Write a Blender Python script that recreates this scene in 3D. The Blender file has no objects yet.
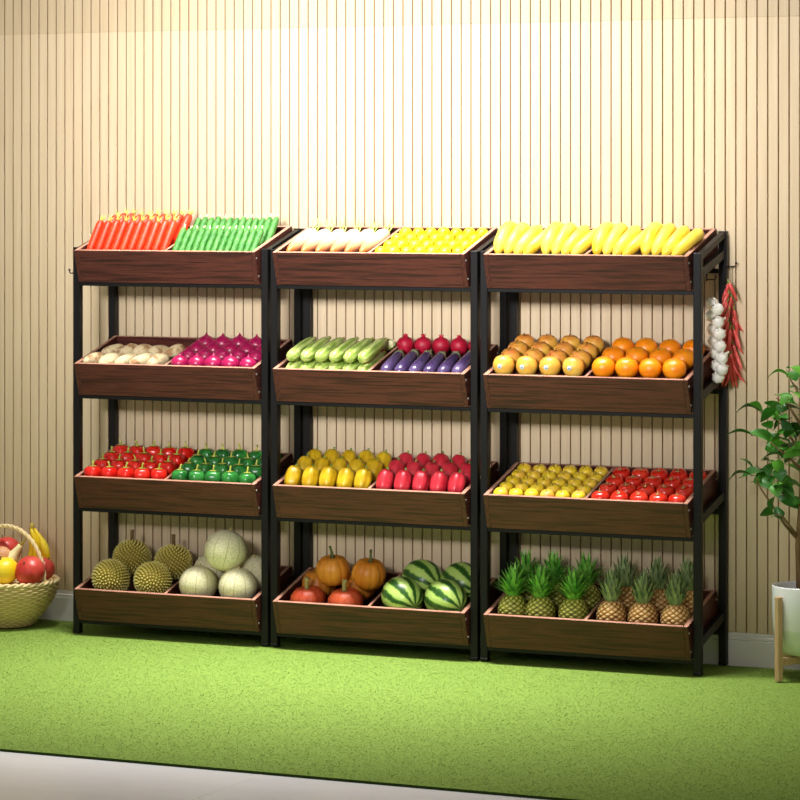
import bpy, math, random
import numpy as np
from mathutils import Vector, Matrix, Euler
random.seed(7); rng = np.random.default_rng(7)
S = bpy.context.scene; COL = S.collection
PI = math.pi; R = math.radians

# ------------------------------------------------------------------ camera
CAM = Vector((6.018, -10.123, 1.66)); YAW = R(24.786); FPX = 3140.0; HOR = 186.0
cd = bpy.data.cameras.new('camera'); co = bpy.data.objects.new('camera', cd); COL.objects.link(co)
co.location = CAM; co.rotation_euler = (PI/2, 0, YAW)
cd.sensor_width = 36; cd.lens = FPX/800*36; cd.shift_y = -(400-HOR)/800; cd.clip_end = 100
S.camera = co
FW = Vector((-math.sin(YAW), math.cos(YAW), 0)); RT = Vector((math.cos(YAW), math.sin(YAW), 0))
def at(px, py, Y):
    """point of the place at depth Y that the photograph shows at (px, py)"""
    d = FW + RT*((px-400)/FPX); t = (Y-CAM.y)/d.y
    return Vector((CAM.x+t*d.x, Y, CAM.z - t*(py-HOR)/FPX))
def at_x(px, py, X):
    d = FW + RT*((px-400)/FPX); t = (X-CAM.x)/d.x
    return Vector((X, CAM.y+t*d.y, CAM.z - t*(py-HOR)/FPX))

# ------------------------------------------------------------------ materials
def lin(c):
    return tuple(((v/255)/12.92 if v <= 10 else (((v/255)+.055)/1.055)**2.4) for v in c) + (1,)
class NT:
    def __init__(s, name):
        s.m = bpy.data.materials.new(name); s.m.use_nodes = True
        s.t = s.m.node_tree; s.b = s.t.nodes['Principled BSDF']
    def n(s, typ, **k):
        x = s.t.nodes.new(typ)
        for a, v in k.items(): setattr(x, a, v)
        return x
    def l(s, a, b): s.t.links.new(a, b)
    def math(s, op, a, b=0.0):
        x = s.n('ShaderNodeMath', operation=op)
        for i, v in enumerate((a, b)):
            if hasattr(v, 'is_linked'): s.l(v, x.inputs[i])
            else: x.inputs[i].default_value = v
        return x.outputs[0]
    def coords(s, scale=(1,1,1), rnd=True):
        tc = s.n('ShaderNodeTexCoord'); mp = s.n('ShaderNodeMapping'); mp.inputs['Scale'].default_value = scale
        s.l(tc.outputs['Object'], mp.inputs['Vector'])
        if not rnd: return mp.outputs[0]
        oi = s.n('ShaderNodeObjectInfo'); v = s.n('ShaderNodeVectorMath', operation='ADD')
        mu = s.math('MULTIPLY', oi.outputs['Random'], 37.0)
        cb = s.n('ShaderNodeCombineXYZ')
        for i in range(3): s.l(mu, cb.inputs[i])
        s.l(mp.outputs[0], v.inputs[0]); s.l(cb.outputs[0], v.inputs[1])
        return v.outputs[0]
    def noise(s, vec, scale, detail=3, rough=.55):
        x = s.n('ShaderNodeTexNoise'); x.inputs['Scale'].default_value = scale
        x.inputs['Detail'].default_value = detail; x.inputs['Roughness'].default_value = rough
        s.l(vec, x.inputs['Vector']); return x.outputs['Fac']
    def ramp(s, fac, stops):
        x = s.n('ShaderNodeValToRGB'); e = x.color_ramp.elements
        while len(e) < len(stops): e.new(.5)
        for i, (p, c) in enumerate(stops): e[i].position = p; e[i].color = c
        s.l(fac, x.inputs['Fac']); return x.outputs['Color']
    def mix(s, fac, a, b):
        x = s.n('ShaderNodeMix', data_type='RGBA')
        for sock, v in ((x.inputs['Factor'], fac), (x.inputs['A'], a), (x.inputs['B'], b)):
            if hasattr(v, 'is_linked'): s.l(v, sock)
            else: sock.default_value = v
        return x.outputs['Result']
    def bump(s, h, strength=.3, dist=.002):
        x = s.n('ShaderNodeBump'); x.inputs['Strength'].default_value = strength; x.inputs['Distance'].default_value = dist
        s.l(h, x.inputs['Height']); s.l(x.outputs[0], s.b.inputs['Normal'])
    def fin(s, col, rough=.5, spec=.5, metal=0, sss=0):
        if hasattr(col, 'is_linked'): s.l(col, s.b.inputs['Base Color'])
        else: s.b.inputs['Base Color'].default_value = col
        s.b.inputs['Roughness'].default_value = rough; s.b.inputs['Specular IOR Level'].default_value = spec
        s.b.inputs['Metallic'].default_value = metal
        return s.m
def skin(name, a, b, scale=18, rough=.45, spec=.4, stretch=(1,1,1), bump=.0, lo=.35, hi=.65):
    """two tones of one peel, mottled"""
    k = NT(name); v = k.coords(stretch); f = k.noise(v, scale, 3)
    c = k.ramp(f, [(lo, lin(a)), (hi, lin(b))])
    if bump: k.bump(k.noise(v, scale*8, 2), bump, .002)
    return k.fin(c, rough, spec)
def wood(name, stretch):
    k = NT(name); v = k.coords(stretch)
    f = k.noise(v, 1.0, 6, .62); g = k.noise(v, .22, 2)
    c = k.ramp(f, [(.32, lin((30,14,12))), (.45, lin((66,31,26))), (.55, lin((100,50,41))), (.70, lin((48,22,19)))])
    c = k.mix(k.math('MULTIPLY', g, .5), c, lin((58,30,22)))
    k.bump(f, .25, .0015)
    return k.fin(c, .42, .4)
M = {}
M['wood_x'] = wood('dark_walnut', (4.0, 130, 130))
M['wood_y'] = wood('dark_walnut_side', (130, 5, 130))
k = NT('walnut_edge'); v = k.coords((12, 60, 60))
M['edge'] = k.fin(k.ramp(k.noise(v, 1, 4), [(.3, lin((150,104,84))), (.7, lin((190,142,118)))]), .5, .3)  # paler brown on the top faces of the tray boards
k = NT('black_metal'); v = k.coords()
k.bump(k.noise(v, 350, 2), .08, .0005); M['black'] = k.fin(lin((11,9,9)), .45, .28)
M['steel'] = NT('steel').fin(lin((215,212,205)), .3, .5, .8)

def slat(name, a, b):
    k = NT(name); v = k.coords((60, 60, 2.2), False); f = k.noise(v, 1, 5)
    w = k.noise(k.coords((26, 1, .05), False), 1, 1)
    c = k.ramp(f, [(.25, lin(a)), (.75, lin(b))])
    c = k.mix(k.math('MULTIPLY', w, .35), c, lin(a))
    k.bump(f, .1, .001); return k.fin(c, .42, .45)
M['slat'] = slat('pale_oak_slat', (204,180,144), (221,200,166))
M['slat_up'] = slat('pale_oak_slat_darker', (192,168,132), (209,188,154))  # slightly darker tone of the slats above z 2.25
M['groove'] = NT('groove_backing').fin(lin((142,110,70)), .7, .2)
M['white_paint'] = NT('white_paint').fin(lin((226,222,218)), .4, .4)
k = NT('turf'); v = k.coords((1,1,1), False)
f = k.noise(v, 170, 3, .7); g = k.noise(v, 7, 4)
c = k.ramp(f, [(.3, lin((112,138,58))), (.7, lin((130,156,72)))])
M['turf'] = k.fin(k.mix(k.math('MULTIPLY', g, .35), c, lin((112,144,56))), .85, .15)
k.bump(f, .15, .004)
k = NT('turf_blade'); at_ = k.n('ShaderNodeAttribute', attribute_name='tone'); g = k.noise(k.coords((1,1,1), False), 5, 4)
c = k.ramp(at_.outputs['Fac'], [(0, lin((108,134,54))), (.6, lin((128,154,70))), (1, lin((146,170,88)))])
M['blade'] = k.fin(k.mix(k.math('MULTIPLY', g, .3), c, lin((116,148,58))), .7, .2)
M['turf_edge'] = NT('turf_edge').fin(lin((44,62,24)), .9, .1)
k = NT('pale_tile'); v = k.coords((1,1,1), False)
f = k.noise(k.coords((2.5,7,1), False), 1.4, 6, .6)
M['tile'] = k.fin(k.ramp(f, [(.3, lin((226,227,230))), (.7, lin((232,233,236)))]), .3, .4)
M['grout'] = NT('grout').fin(lin((226,222,216)), .8, .2)

# produce
M['carrot'] = skin('carrot_skin', (232,40,8), (246,62,18), 30, .42, .4, (1,1,3))
M['stalk'] = skin('pale_green_stalk', (172,190,70), (214,216,112), 40, .5)
M['cuke'] = skin('cucumber_skin', (40,106,34), (84,148,64), 90, .45, .35, (1,1,.5), .5)
M['tipwhite'] = NT('pale_blossom_tip').fin(lin((226,232,170)), .6)
M['potato'] = skin('pale_root_skin', (170,130,88), (222,202,158), 26, .6, .25, (1,1,1), .3, .38, .52)
k = NT('red_onion_skin'); tc = k.n('ShaderNodeTexCoord'); sp = k.n('ShaderNodeSeparateXYZ'); k.l(tc.outputs['Object'], sp.inputs[0])
an = k.math('ARCTAN2', sp.outputs[1], sp.outputs[0]); st = k.math('SINE', k.math('MULTIPLY', an, 17))
c = k.ramp(k.math('MULTIPLY_ADD', st, .2), [(.0, lin((138,8,58))), (1, lin((180,24,88)))])
h = k.ramp(k.math('MULTIPLY', sp.outputs[2], 17.0), [(.62, (0,0,0,1)), (1, (.55,.55,.55,1))])
M['onion'] = k.fin(k.mix(h, c, lin((240,150,180))), .32, .5)
M['redpep'] = skin('red_pepper_skin', (214,18,14), (238,44,26), 25, .25, .5)
M['greenpep'] = skin('green_pepper_skin', (24,92,34), (56,142,58), 25, .25, .5)
M['calyx'] = skin('green_calyx', (176,184,60), (206,206,100), 60, .5)
M['durian'] = None
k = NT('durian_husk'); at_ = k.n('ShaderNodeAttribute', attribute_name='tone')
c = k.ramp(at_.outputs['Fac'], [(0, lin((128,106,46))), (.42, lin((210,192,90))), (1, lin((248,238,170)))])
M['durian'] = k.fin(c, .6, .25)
M['bark'] = skin('woody_stem', (104,78,50), (140,108,72), 60, .8, .2, (1,1,.2), .4)
k = NT('melon_rind'); v = k.coords(); vo = k.n('ShaderNodeTexVoronoi', feature='DISTANCE_TO_EDGE'); vo.inputs['Scale'].default_value = 90; k.l(v, vo.inputs['Vector'])
net = k.ramp(vo.outputs['Distance'], [(.04, lin((234,226,192))), (.2, lin((216,208,160)))])
tc = k.n('ShaderNodeTexCoord'); sp = k.n('ShaderNodeSeparateXYZ'); k.l(tc.outputs['Object'], sp.inputs[0])
an = k.math('ABSOLUTE', k.math('SINE', k.math('MULTIPLY', k.math('ARCTAN2', sp.outputs[1], sp.outputs[0]), 5)))
line = k.ramp(an, [(.0, (1,1,1,1)), (.16, (0,0,0,1))])
k.bump(vo.outputs['Distance'], .3, .002); M['melon'] = k.fin(k.mix(line, net, lin((178,172,116))), .55, .3)
k = NT('radish_skin'); tc = k.n('ShaderNodeTexCoord'); sp = k.n('ShaderNodeSeparateXYZ'); k.l(tc.outputs['Object'], sp.inputs[0])
nz = k.math('MULTIPLY_ADD', k.noise(k.coords((1,1,.3)), 60, 2), .12)
c = k.ramp(k.math('ADD', k.math('MULTIPLY', sp.outputs[2], 4.2), k.math('MULTIPLY', nz, .6)), [(.08, lin((196,60,4))), (.40, lin((206,110,44))), (.85, lin((222,192,158)))])
M['radish'] = k.fin(c, .4, .4)
M['sprout'] = skin('fresh_sprout', (150,190,70), (196,214,110), 40, .5)
M['lemon'] = skin('lemon_peel', (232,184,4), (244,208,16), 40, .4, .4, (1,1,1), .3)
k = NT('pale_squash_skin'); tc = k.n('ShaderNodeTexCoord'); sp = k.n('ShaderNodeSeparateXYZ'); k.l(tc.outputs['Object'], sp.inputs[0])
an = k.math('SINE', k.math('MULTIPLY', k.math('ARCTAN2', sp.outputs[1], sp.outputs[0]), 7))
v = k.coords((1,1,.25)); mm = k.math('ADD', k.math('MULTIPLY', an, .16), k.noise(v, 60, 3))
M['squash'] = k.fin(k.ramp(mm, [(.3, lin((128,160,58))), (.5, lin((168,192,90))), (.75, lin((212,220,142)))]), .4, .4)
M['eggplant'] = skin('eggplant_skin', (62,44,84), (92,76,112), 12, .22, .6)
M['eggcap'] = skin('eggplant_cap', (98,104,72), (130,132,96), 50, .6)
M['beet'] = skin('red_beet_skin', (150,12,38), (182,24,54), 40, .45, .4, (1,1,1), .3)
M['cauli'] = skin('cauliflower_curd', (206,204,150), (232,228,188), 90, .8, .2, (1,1,1), .6)
M['yelpep'] = skin('yellow_pepper_skin', (190,148,10), (220,182,34), 30, .32, .5)
M['crimson'] = skin('crimson_pepper_skin', (188,30,48), (212,54,66), 30, .32, .5)
M['greenstem'] = skin('green_stem', (120,150,60), (160,180,92), 60, .5)
M['pumpred'] = skin('red_pumpkin_rind', (182,64,32), (206,92,48), 14, .45, .4, (1,1,.3), .15)
M['pumporg'] = skin('orange_pumpkin_rind', (196,112,28), (220,142,48), 14, .4, .4, (1,1,.3), .15)
M['pumpstem'] = skin('pale_pumpkin_stem', (150,138,84), (186,172,112), 60, .7, .2, (1,1,.2), .4)
M['drystem'] = skin('dark_pumpkin_stem', (70,78,44), (104,106,66), 60, .7, .2, (1,1,.2), .4)
k = NT('watermelon_rind'); tc = k.n('ShaderNodeTexCoord'); sp = k.n('ShaderNodeSeparateXYZ'); k.l(tc.outputs['Object'], sp.inputs[0])
wob = k.noise(k.coords((1,1,1)), 16, 4, .7)
an = k.math('SINE', k.math('ADD', k.math('MULTIPLY', k.math('ARCTAN2', sp.outputs[1], sp.outputs[0]), 9), k.math('MULTIPLY', wob, 3.6)))
mm = k.math('ADD', k.math('MULTIPLY', an, .42), k.math('MULTIPLY', k.noise(k.coords((1,1,1)), 70, 3), .35))
M['wmelon'] = k.fin(k.ramp(mm, [(.0, lin((180,206,108))), (.20, lin((150,190,84))), (.33, lin((70,112,42))), (.62, lin((38,76,30)))]), .3, .45)
k = NT('banana_peel'); tc = k.n('ShaderNodeTexCoord')
M['banana'] = k.fin(k.ramp(k.noise(k.coords((1,1,1)), 14, 3), [(.3, lin((232,190,36))), (.7, lin((243,216,84)))]), .42, .4)
M['banstem'] = skin('banana_stem', (176,150,60), (206,186,90), 50, .6)
k = NT('mango_skin'); tc = k.n('ShaderNodeTexCoord'); sp = k.n('ShaderNodeSeparateXYZ'); k.l(tc.outputs['Object'], sp.inputs[0])
f = k.math('ADD', k.math('MULTIPLY', sp.outputs[2], 9.0), k.noise(k.coords(), 22, 3))
k.bump(k.noise(k.coords(), 220, 2), .15, .001)
M['mango'] = k.fin(k.ramp(f, [(.2, lin((226,192,84))), (.55, lin((226,172,66))), (.95, lin((214,122,50)))]), .42, .4)
M['sticker'] = NT('paper_sticker').fin(lin((226,230,238)), .5)
M['stickerblue'] = NT('sticker_print').fin(lin((150,172,206)), .5)
M['orange'] = skin('orange_peel', (250,142,12), (255,160,26), 14, .36, .45, (1,1,1), .0)
k = NT('orange_peel_fine'); f = k.noise(k.coords(), 14, 3); k.bump(k.noise(k.coords(), 420, 1), .25, .001)
M['orange'] = k.fin(k.ramp(f, [(.35, lin((250,136,8))), (.65, lin((255,158,20)))]), .36, .45)
M['navel'] = NT('orange_button').fin(lin((150,120,40)), .7)
k = NT('yellow_apple_skin'); f = k.noise(k.coords((1,1,.6)), 16, 2)
M['yapple'] = k.fin(k.ramp(f, [(.4, lin((236,206,38))), (.6, lin((242,200,60))), (.8, lin((240,160,84)))]), .3, .5)
M['tomato'] = skin('tomato_skin', (216,32,18), (234,58,36), 16, .2, .55)
M['straw'] = NT('dry_stalk').fin(lin((206,186,120)), .7)
def pine(name, a, b, c3):
    k = NT(name); t = k.n('ShaderNodeAttribute', attribute_name='tone')
    n_ = k.math('ADD', t.outputs['Fac'], k.math('MULTIPLY', k.math('SUBTRACT', k.noise(k.coords(), 40, 2), .5), .3))
    return k.fin(k.ramp(n_, [(.06, lin(a)), (.3, lin(b)), (.72, lin(c3))]), .5, .35)
M['pineg'] = pine('green_pineapple_rind', (64,70,22), (162,162,60), (222,212,120))
M['pineo'] = pine('ripe_pineapple_rind', (110,58,26), (226,166,90), (250,222,164))
M['crowng'] = skin('bright_crown_leaf', (78,156,52), (150,212,92), 30, .42)
M['crowno'] = skin('dusty_crown_leaf', (112,136,88), (164,182,128), 30, .5)
M['garlic'] = skin('garlic_skin', (236,230,216), (248,245,238), 50, .5)
M['chili'] = skin('red_chili_skin', (212,60,58), (236,106,98), 30, .3, .5)
M['cord'] = NT('jute_cord').fin(lin((168,150,110)), .8)
k = NT('basket_weave'); t = k.n('ShaderNodeAttribute', attribute_name='tone')
c = k.ramp(k.math('ADD', t.outputs['Fac'], k.math('MULTIPLY', k.noise(k.coords(), 50, 3), .25)), [(.15, lin((146,112,60))), (.6, lin((220,190,130))), (1, lin((240,218,168)))])
M['weave'] = k.fin(c, .65, .25)
M['redgourd'] = skin('red_apple_skin', (190,44,40), (214,84,72), 18, .35, .4, (1,1,.4))
M['palegourd'] = skin('pale_yellow_squash', (236,222,150), (244,236,186), 20, .4)
M['pear'] = skin('yellow_melon_skin', (240,204,20), (250,222,60), 14, .35)
M['peach'] = skin('peach_skin', (206,150,104), (222,170,130), 14, .5)
k = NT('ceramic_pot'); tc = k.n('ShaderNodeTexCoord'); sp = k.n('ShaderNodeSeparateXYZ'); k.l(tc.outputs['Object'], sp.inputs[0])
gl = k.math('ADD', sp.outputs[2], k.math('MULTIPLY', k.math('SUBTRACT', k.noise(k.coords(rnd=False), 9, 2), .5), .012))
M['pot'] = k.fin(k.ramp(k.math('MULTIPLY', gl, 4.0), [(.355, lin((214,226,208))), (.37, lin((232,235,236)))]), .22, .5)
M['soil'] = skin('dark_soil', (38,28,22), (64,48,36), 60, .9, .1, (1,1,1), .8)
M['oak'] = skin('light_oak', (186,152,112), (204,172,132), 20, .5, .3, (6,6,.6))
M['trunk'] = skin('brown_trunk', (104,80,54), (142,114,80), 40, .8, .2, (1,1,.3), .4)
k = NT('glossy_leaf'); oi = k.n('ShaderNodeObjectInfo')
c = k.ramp(oi.outputs['Random'], [(0, lin((34,84,26))), (.5, lin((58,124,38))), (1, lin((96,168,50)))])
M['leaf'] = k.fin(c, .42, .4)
k.b.inputs['Transmission Weight'].default_value = 0

# ------------------------------------------------------------------ mesh builder
class MB:
    def __init__(s): s.v = []; s.f = []; s.mi = []; s.tone = []
    def add(s, vs, fs, mi=0, tone=None):
        o = len(s.v); s.v += [tuple(v) for v in vs]
        s.f += [tuple(i+o for i in f) for f in fs]; s.mi += [mi]*len(fs)
        s.tone += list(tone) if tone is not None else [0.5]*len(vs)
        return s
    def box(s, a, b, mat=None, mi=0, bev=0.0, topmi=None):
        (x0,y0,z0), (x1,y1,z1) = a, b
        if bev <= 0:
            vs = [Vector(p) for p in ((x0,y0,z0),(x1,y0,z0),(x1,y1,z0),(x0,y1,z0),(x0,y0,z1),(x1,y0,z1),(x1,y1,z1),(x0,y1,z1))]
            fs = [(0,3,2,1),(4,5,6,7),(0,1,5,4),(1,2,6,5),(2,3,7,6),(3,0,4,7)]
        else:
            vs = []; c = bev
            ix = {}
            for sx in (0,1):
                for sy in (0,1):
                    for sz in (0,1):
                        X=(x0,x1)[sx]; Y=(y0,y1)[sy]; Z=(z0,z1)[sz]
                        dx=(c,-c)[sx]; dy=(c,-c)[sy]; dz=(c,-c)[sz]
                        for ax,p in enumerate(((X,Y+dy,Z+dz),(X+dx,Y,Z+dz),(X+dx,Y+dy,Z))):
                            ix[(sx,sy,sz,ax)] = len(vs); vs.append(Vector(p))
            g = lambda a_,b_,c_,ax: ix[(a_,b_,c_,ax)]
            fs = []
            for q in (0,1):
                fs.append([g(q,0,0,0),g(q,1,0,0),g(q,1,1,0),g(q,0,1,0)])
                fs.append([g(0,q,0,1),g(1,q,0,1),g(1,q,1,1),g(0,q,1,1)])
                fs.append([g(0,0,q,2),g(1,0,q,2),g(1,1,q,2),g(0,1,q,2)])
            for a_ in (0,1):
                for b_ in (0,1):
                    fs.append([g(0,a_,b_,1),g(1,a_,b_,1),g(1,a_,b_,2),g(0,a_,b_,2)])
                    fs.append([g(a_,0,b_,0),g(a_,1,b_,0),g(a_,1,b_,2),g(a_,0,b_,2)])
                    fs.append([g(a_,b_,0,0),g(a_,b_,1,0),g(a_,b_,1,1),g(a_,b_,0,1)])
            for key in [(a_,b_,c_) for a_ in (0,1) for b_ in (0,1) for c_ in (0,1)]:
                fs.append([ix[key+(0,)],ix[key+(1,)],ix[key+(2,)]])
            ctr = Vector(((x0+x1)/2,(y0+y1)/2,(z0+z1)/2)); out = []
            for f in fs:
                p = [vs[i] for i in f]; nn = (p[1]-p[0]).cross(p[2]-p[0]); cc = sum(p, Vector())/len(p)
                out.append(tuple(f) if nn.dot(cc-ctr) > 0 else tuple(reversed(f)))
            fs = out
        if mat is not None: vs = [mat @ v for v in vs]
        o = len(s.f); s.add(vs, fs, mi)
        if topmi is not None: s.mi[o+(1 if bev <= 0 else 5)] = topmi
        return s
    def tube(s, pts, rad, seg=8, mi=0, cap=True, tone=None, flat=1.0):
        pts = [Vector(p) for p in pts]; n = len(pts)
        if not hasattr(rad, '__len__'): rad = [rad]*n
        vs = []; fs = []; ref = None
        for i, p in enumerate(pts):
            d = (pts[min(i+1,n-1)]-pts[max(i-1,0)]).normalized()
            if ref is None:
                ref = d.cross(Vector((0,0,1)) if abs(d.z) < .9 else Vector((1,0,0))).normalized()
            a = (ref - d*ref.dot(d)).normalized(); b = d.cross(a); ref = a
            for j in range(seg):
                t = 2*PI*j/seg; vs.append(p + (a*math.cos(t) + b*math.sin(t)*flat)*rad[i])
        for i in range(n-1):
            for j in range(seg):
                fs.append((i*seg+j, i*seg+(j+1)%seg, (i+1)*seg+(j+1)%seg, (i+1)*seg+j))
        if cap: fs.append(tuple(reversed(range(seg)))); fs.append(tuple((n-1)*seg+j for j in range(seg)))
        return s.add(vs, fs, mi, None if tone is None else [tone]*len(vs))
    def lathe(s, prof, seg=20, rf=None, mi=0, tf=None, off=(0,0,0)):
        """prof: (radius, height) bottom to top; rf(angle, t) scales the radius"""
        vs = []; fs = []; n = len(prof); tn = []
        for i, (r, z) in enumerate(prof):
            for j in range(seg):
                a = 2*PI*j/seg; q = r*(rf(a, i/(n-1)) if rf else 1)
                vs.append(Vector((q*math.cos(a)+off[0], q*math.sin(a)+off[1], z+off[2]))); tn.append(tf(a, i/(n-1)) if tf else .5)
        for i in range(n-1):
            for j in range(seg):
                fs.append((i*seg+j, i*seg+(j+1)%seg, (i+1)*seg+(j+1)%seg, (i+1)*seg+j))
        if prof[0][0] > 1e-5: fs.append(tuple(reversed(range(seg))))
        if prof[-1][0] > 1e-5: fs.append(tuple((n-1)*seg+j for j in range(seg)))
        return s.add(vs, fs, mi, tn)
    def mesh(s, name, mats, smooth=True, tone=False):
        me = bpy.data.meshes.new(name); me.from_pydata([tuple(v) for v in s.v], [], s.f)
        for m in (mats if isinstance(mats, (list, tuple)) else [mats]): me.materials.append(m)
        me.polygons.foreach_set('material_index', s.mi)
        me.polygons.foreach_set('use_smooth', [smooth]*len(s.f))
        if tone:
            a = me.attributes.new('tone', 'FLOAT', 'POINT'); a.data.foreach_set('value', s.tone)
        me.validate(); me.update(); return me
def arc(fn, n): return [fn(i/(n-1)) for i in range(n)]
def ball(rx, rz, n=13, pow_=1.0):
    return [(max(rx*abs(math.sin(PI*i/(n-1)))**pow_, 1e-4), -rz*math.cos(PI*i/(n-1))) for i in range(n)]

def link(name, me, parent=None):
    o = bpy.data.objects.new(name, me); COL.objects.link(o)
    if parent is not None: o.parent = parent
    return o
def tag(o, label, cat, group=None):
    o['label'] = label; o['category'] = cat
    if group: o['group'] = group
    return o
def empty(name, loc=(0,0,0)):
    o = bpy.data.objects.new(name, None); o.empty_display_size = .05; COL.objects.link(o); o.location = loc; return o
def struct(o): o['kind'] = 'structure'; return o
class Kind:
    """a prototype: list of (part name, mesh); the first is the thing's own mesh, the others its children"""
    def __init__(s, parts): s.parts = parts
    def put(s, loc, label, cat, group, rot=None, scale=1.0, skip=()):
        root = bpy.data.objects.new(s.parts[0][0], s.parts[0][1]); COL.objects.link(root)
        m = Matrix.Translation(loc) @ (rot.to_4x4() if rot is not None else Matrix.Identity(4)) @ Matrix.Scale(scale, 4)
        root.matrix_world = m
        for nm, me in s.parts[1:]:
            if nm in skip: continue
            c = bpy.data.objects.new(nm, me); COL.objects.link(c); c.parent = root
        return tag(root, label, cat, group)
ORD = ['first','second','third','fourth','fifth','sixth','seventh','eighth','ninth','tenth','eleventh','twelfth','thirteenth','fourteenth']
def rowname(i, n): return 'front' if i == 0 else ('back' if i == n-1 else ORD[i])
def rz(a): return Matrix.Rotation(a, 3, 'Z')
def ry(a): return Matrix.Rotation(a, 3, 'Y')
def rx(a): return Matrix.Rotation(a, 3, 'X')
def jit(a): return random.uniform(-a, a)

# ------------------------------------------------------------------ the room
GZ = -.007
WALLY = 0.312          # backing of the slats; slat fronts 12 mm nearer, baseboard nearer still
XL, XR = -2.6, 5.4
mb = MB()
mb.box((XL, WALLY, -.018), (XR, WALLY+.05, 3.0), mi=2)
pitch = .0387; g0 = at(13, 100, WALLY-.012).x; k0 = math.ceil((XL-g0)/pitch); k1 = int((XR-g0)/pitch)
for i in range(k0, k1):
    x = g0 + i*pitch
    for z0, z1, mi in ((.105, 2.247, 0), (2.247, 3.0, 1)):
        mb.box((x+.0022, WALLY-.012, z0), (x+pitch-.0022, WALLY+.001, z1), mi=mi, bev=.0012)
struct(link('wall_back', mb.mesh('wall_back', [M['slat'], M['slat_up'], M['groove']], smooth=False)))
mb = MB()
mb.box((XL, WALLY-.018, -.018), (XR, WALLY, .078), bev=.001).box((XL, WALLY-.016, .078), (XR, WALLY, .092), bev=.003).box((XL, WALLY-.012, .092), (XR, WALLY, .105), bev=.002)
struct(link('baseboard_back', mb.mesh('baseboard_back', M['white_paint'], smooth=False)))
mb = MB(); mb.box((-4.5, -5.2, -.06), (7.5, WALLY+.05, -.019))
struct(link('floor', mb.mesh('floor', M['tile'], smooth=False)))
mb = MB()
for x in (-2.9, -1.7, -.5, .7, 1.9, 3.1, 4.3):
    mb.box((x, -5.2, -.0195), (x+.005, -2.1, -.0182))
for y in (-3.3,): mb.box((-4.5, y, -.0195), (7.5, y+.005, -.0182))
o = struct(link('trim_1', mb.mesh('trim_1', M['grout'], smooth=False)))
TY = -2.155
mb = MB(); mb.box((-2.6, TY, -.019), (5.4, WALLY-.02, -.011), mi=1, topmi=0)
tag(link('artificial_turf', mb.mesh('artificial_turf', [M['turf'], M['turf_edge']], smooth=False)), 'short green artificial turf mat laid along the slatted wall', 'turf')
# blades of the pile
N = 300000
NB = N
bx = rng.uniform(-1.5, 3.7, N); by = rng.uniform(TY+.001, WALLY-.022, N)
a = rng.uniform(0, 2*PI, N); h = rng.uniform(.0014, .0030, N); w = rng.uniform(.0009, .0016, N); ln = rng.normal(0, .0050, (N, 2))
V = np.zeros((N, 3, 3), np.float32)
V[:,0] = np.stack([bx-w*np.cos(a), by-w*np.sin(a), np.full(N, -.0105)], 1)
V[:,1] = np.stack([bx+w*np.cos(a), by+w*np.sin(a), np.full(N, -.0105)], 1)
V[:,2] = np.stack([bx+ln[:,0], by+ln[:,1], h-.0105], 1)
me = bpy.data.meshes.new('grass_pile'); me.vertices.add(N*3); me.vertices.foreach_set('co', V.ravel())
me.loops.add(N*3); me.loops.foreach_set('vertex_index', np.arange(N*3, dtype=np.int32))
me.polygons.add(N); me.polygons.foreach_set('loop_start', np.arange(0, N*3, 3, dtype=np.int32)); me.polygons.foreach_set('loop_total', np.full(N, 3, dtype=np.int32))
at_ = me.attributes.new('tone', 'FLOAT', 'POINT'); at_.data.foreach_set('value', np.repeat(rng.random(N).astype(np.float32), 3))
me.materials.append(M['blade']); me.update(); me.validate()
o = tag(link('grass', me), 'short green blades of the artificial turf pile', 'grass'); o['kind'] = 'stuff'

# ------------------------------------------------------------------ racks
PER = .8268; TILT = R(17); TW0, TW1 = .0285, .784; TL, TH = .314, .124; PS = .027
ZB = [1.302, .882, .462, .044]; FLN = [[.088, .086, .084, .052], [.088, .086, .084, .052], [.086, .103, .084, .045]]     # tray bottoms and the height of the false floor
def TM(i, r):          # tray frame of rack i, row r: x along the rack, y up the slope, z off the slope
    return Matrix.Translation((PER*i, -.006, ZB[r])) @ Matrix.Rotation(TILT, 4, 'X')
side_names = ['left', 'middle', 'right']
rack_labels = ['dark wood and black metal produce rack at left, with durians at bottom',
               'dark wood and black metal produce rack in the middle, with pumpkins at bottom',
               'dark wood and black metal produce rack at right, with pineapples at bottom']
def hook(p, d, parent):
    b = MB(); p = Vector(p); d = Vector(d)
    b.tube([p, p+d*.012, p+d*.026, p+d*.031+Vector((0,0,.003)), p+d*.033+Vector((0,0,.010))], .0022, 8)
    b.lathe([(z_*1.0, q) for z_, q in [(1e-4,-.0045),(.003,-.0035),(.0045,0),(.003,.0035),(1e-4,.0045)]], 10, off=tuple(p+d*.0335+Vector((0,0,.012))))
    return link('hook', b.mesh('hook', M['black']), parent)
HOOKS = {}
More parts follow.
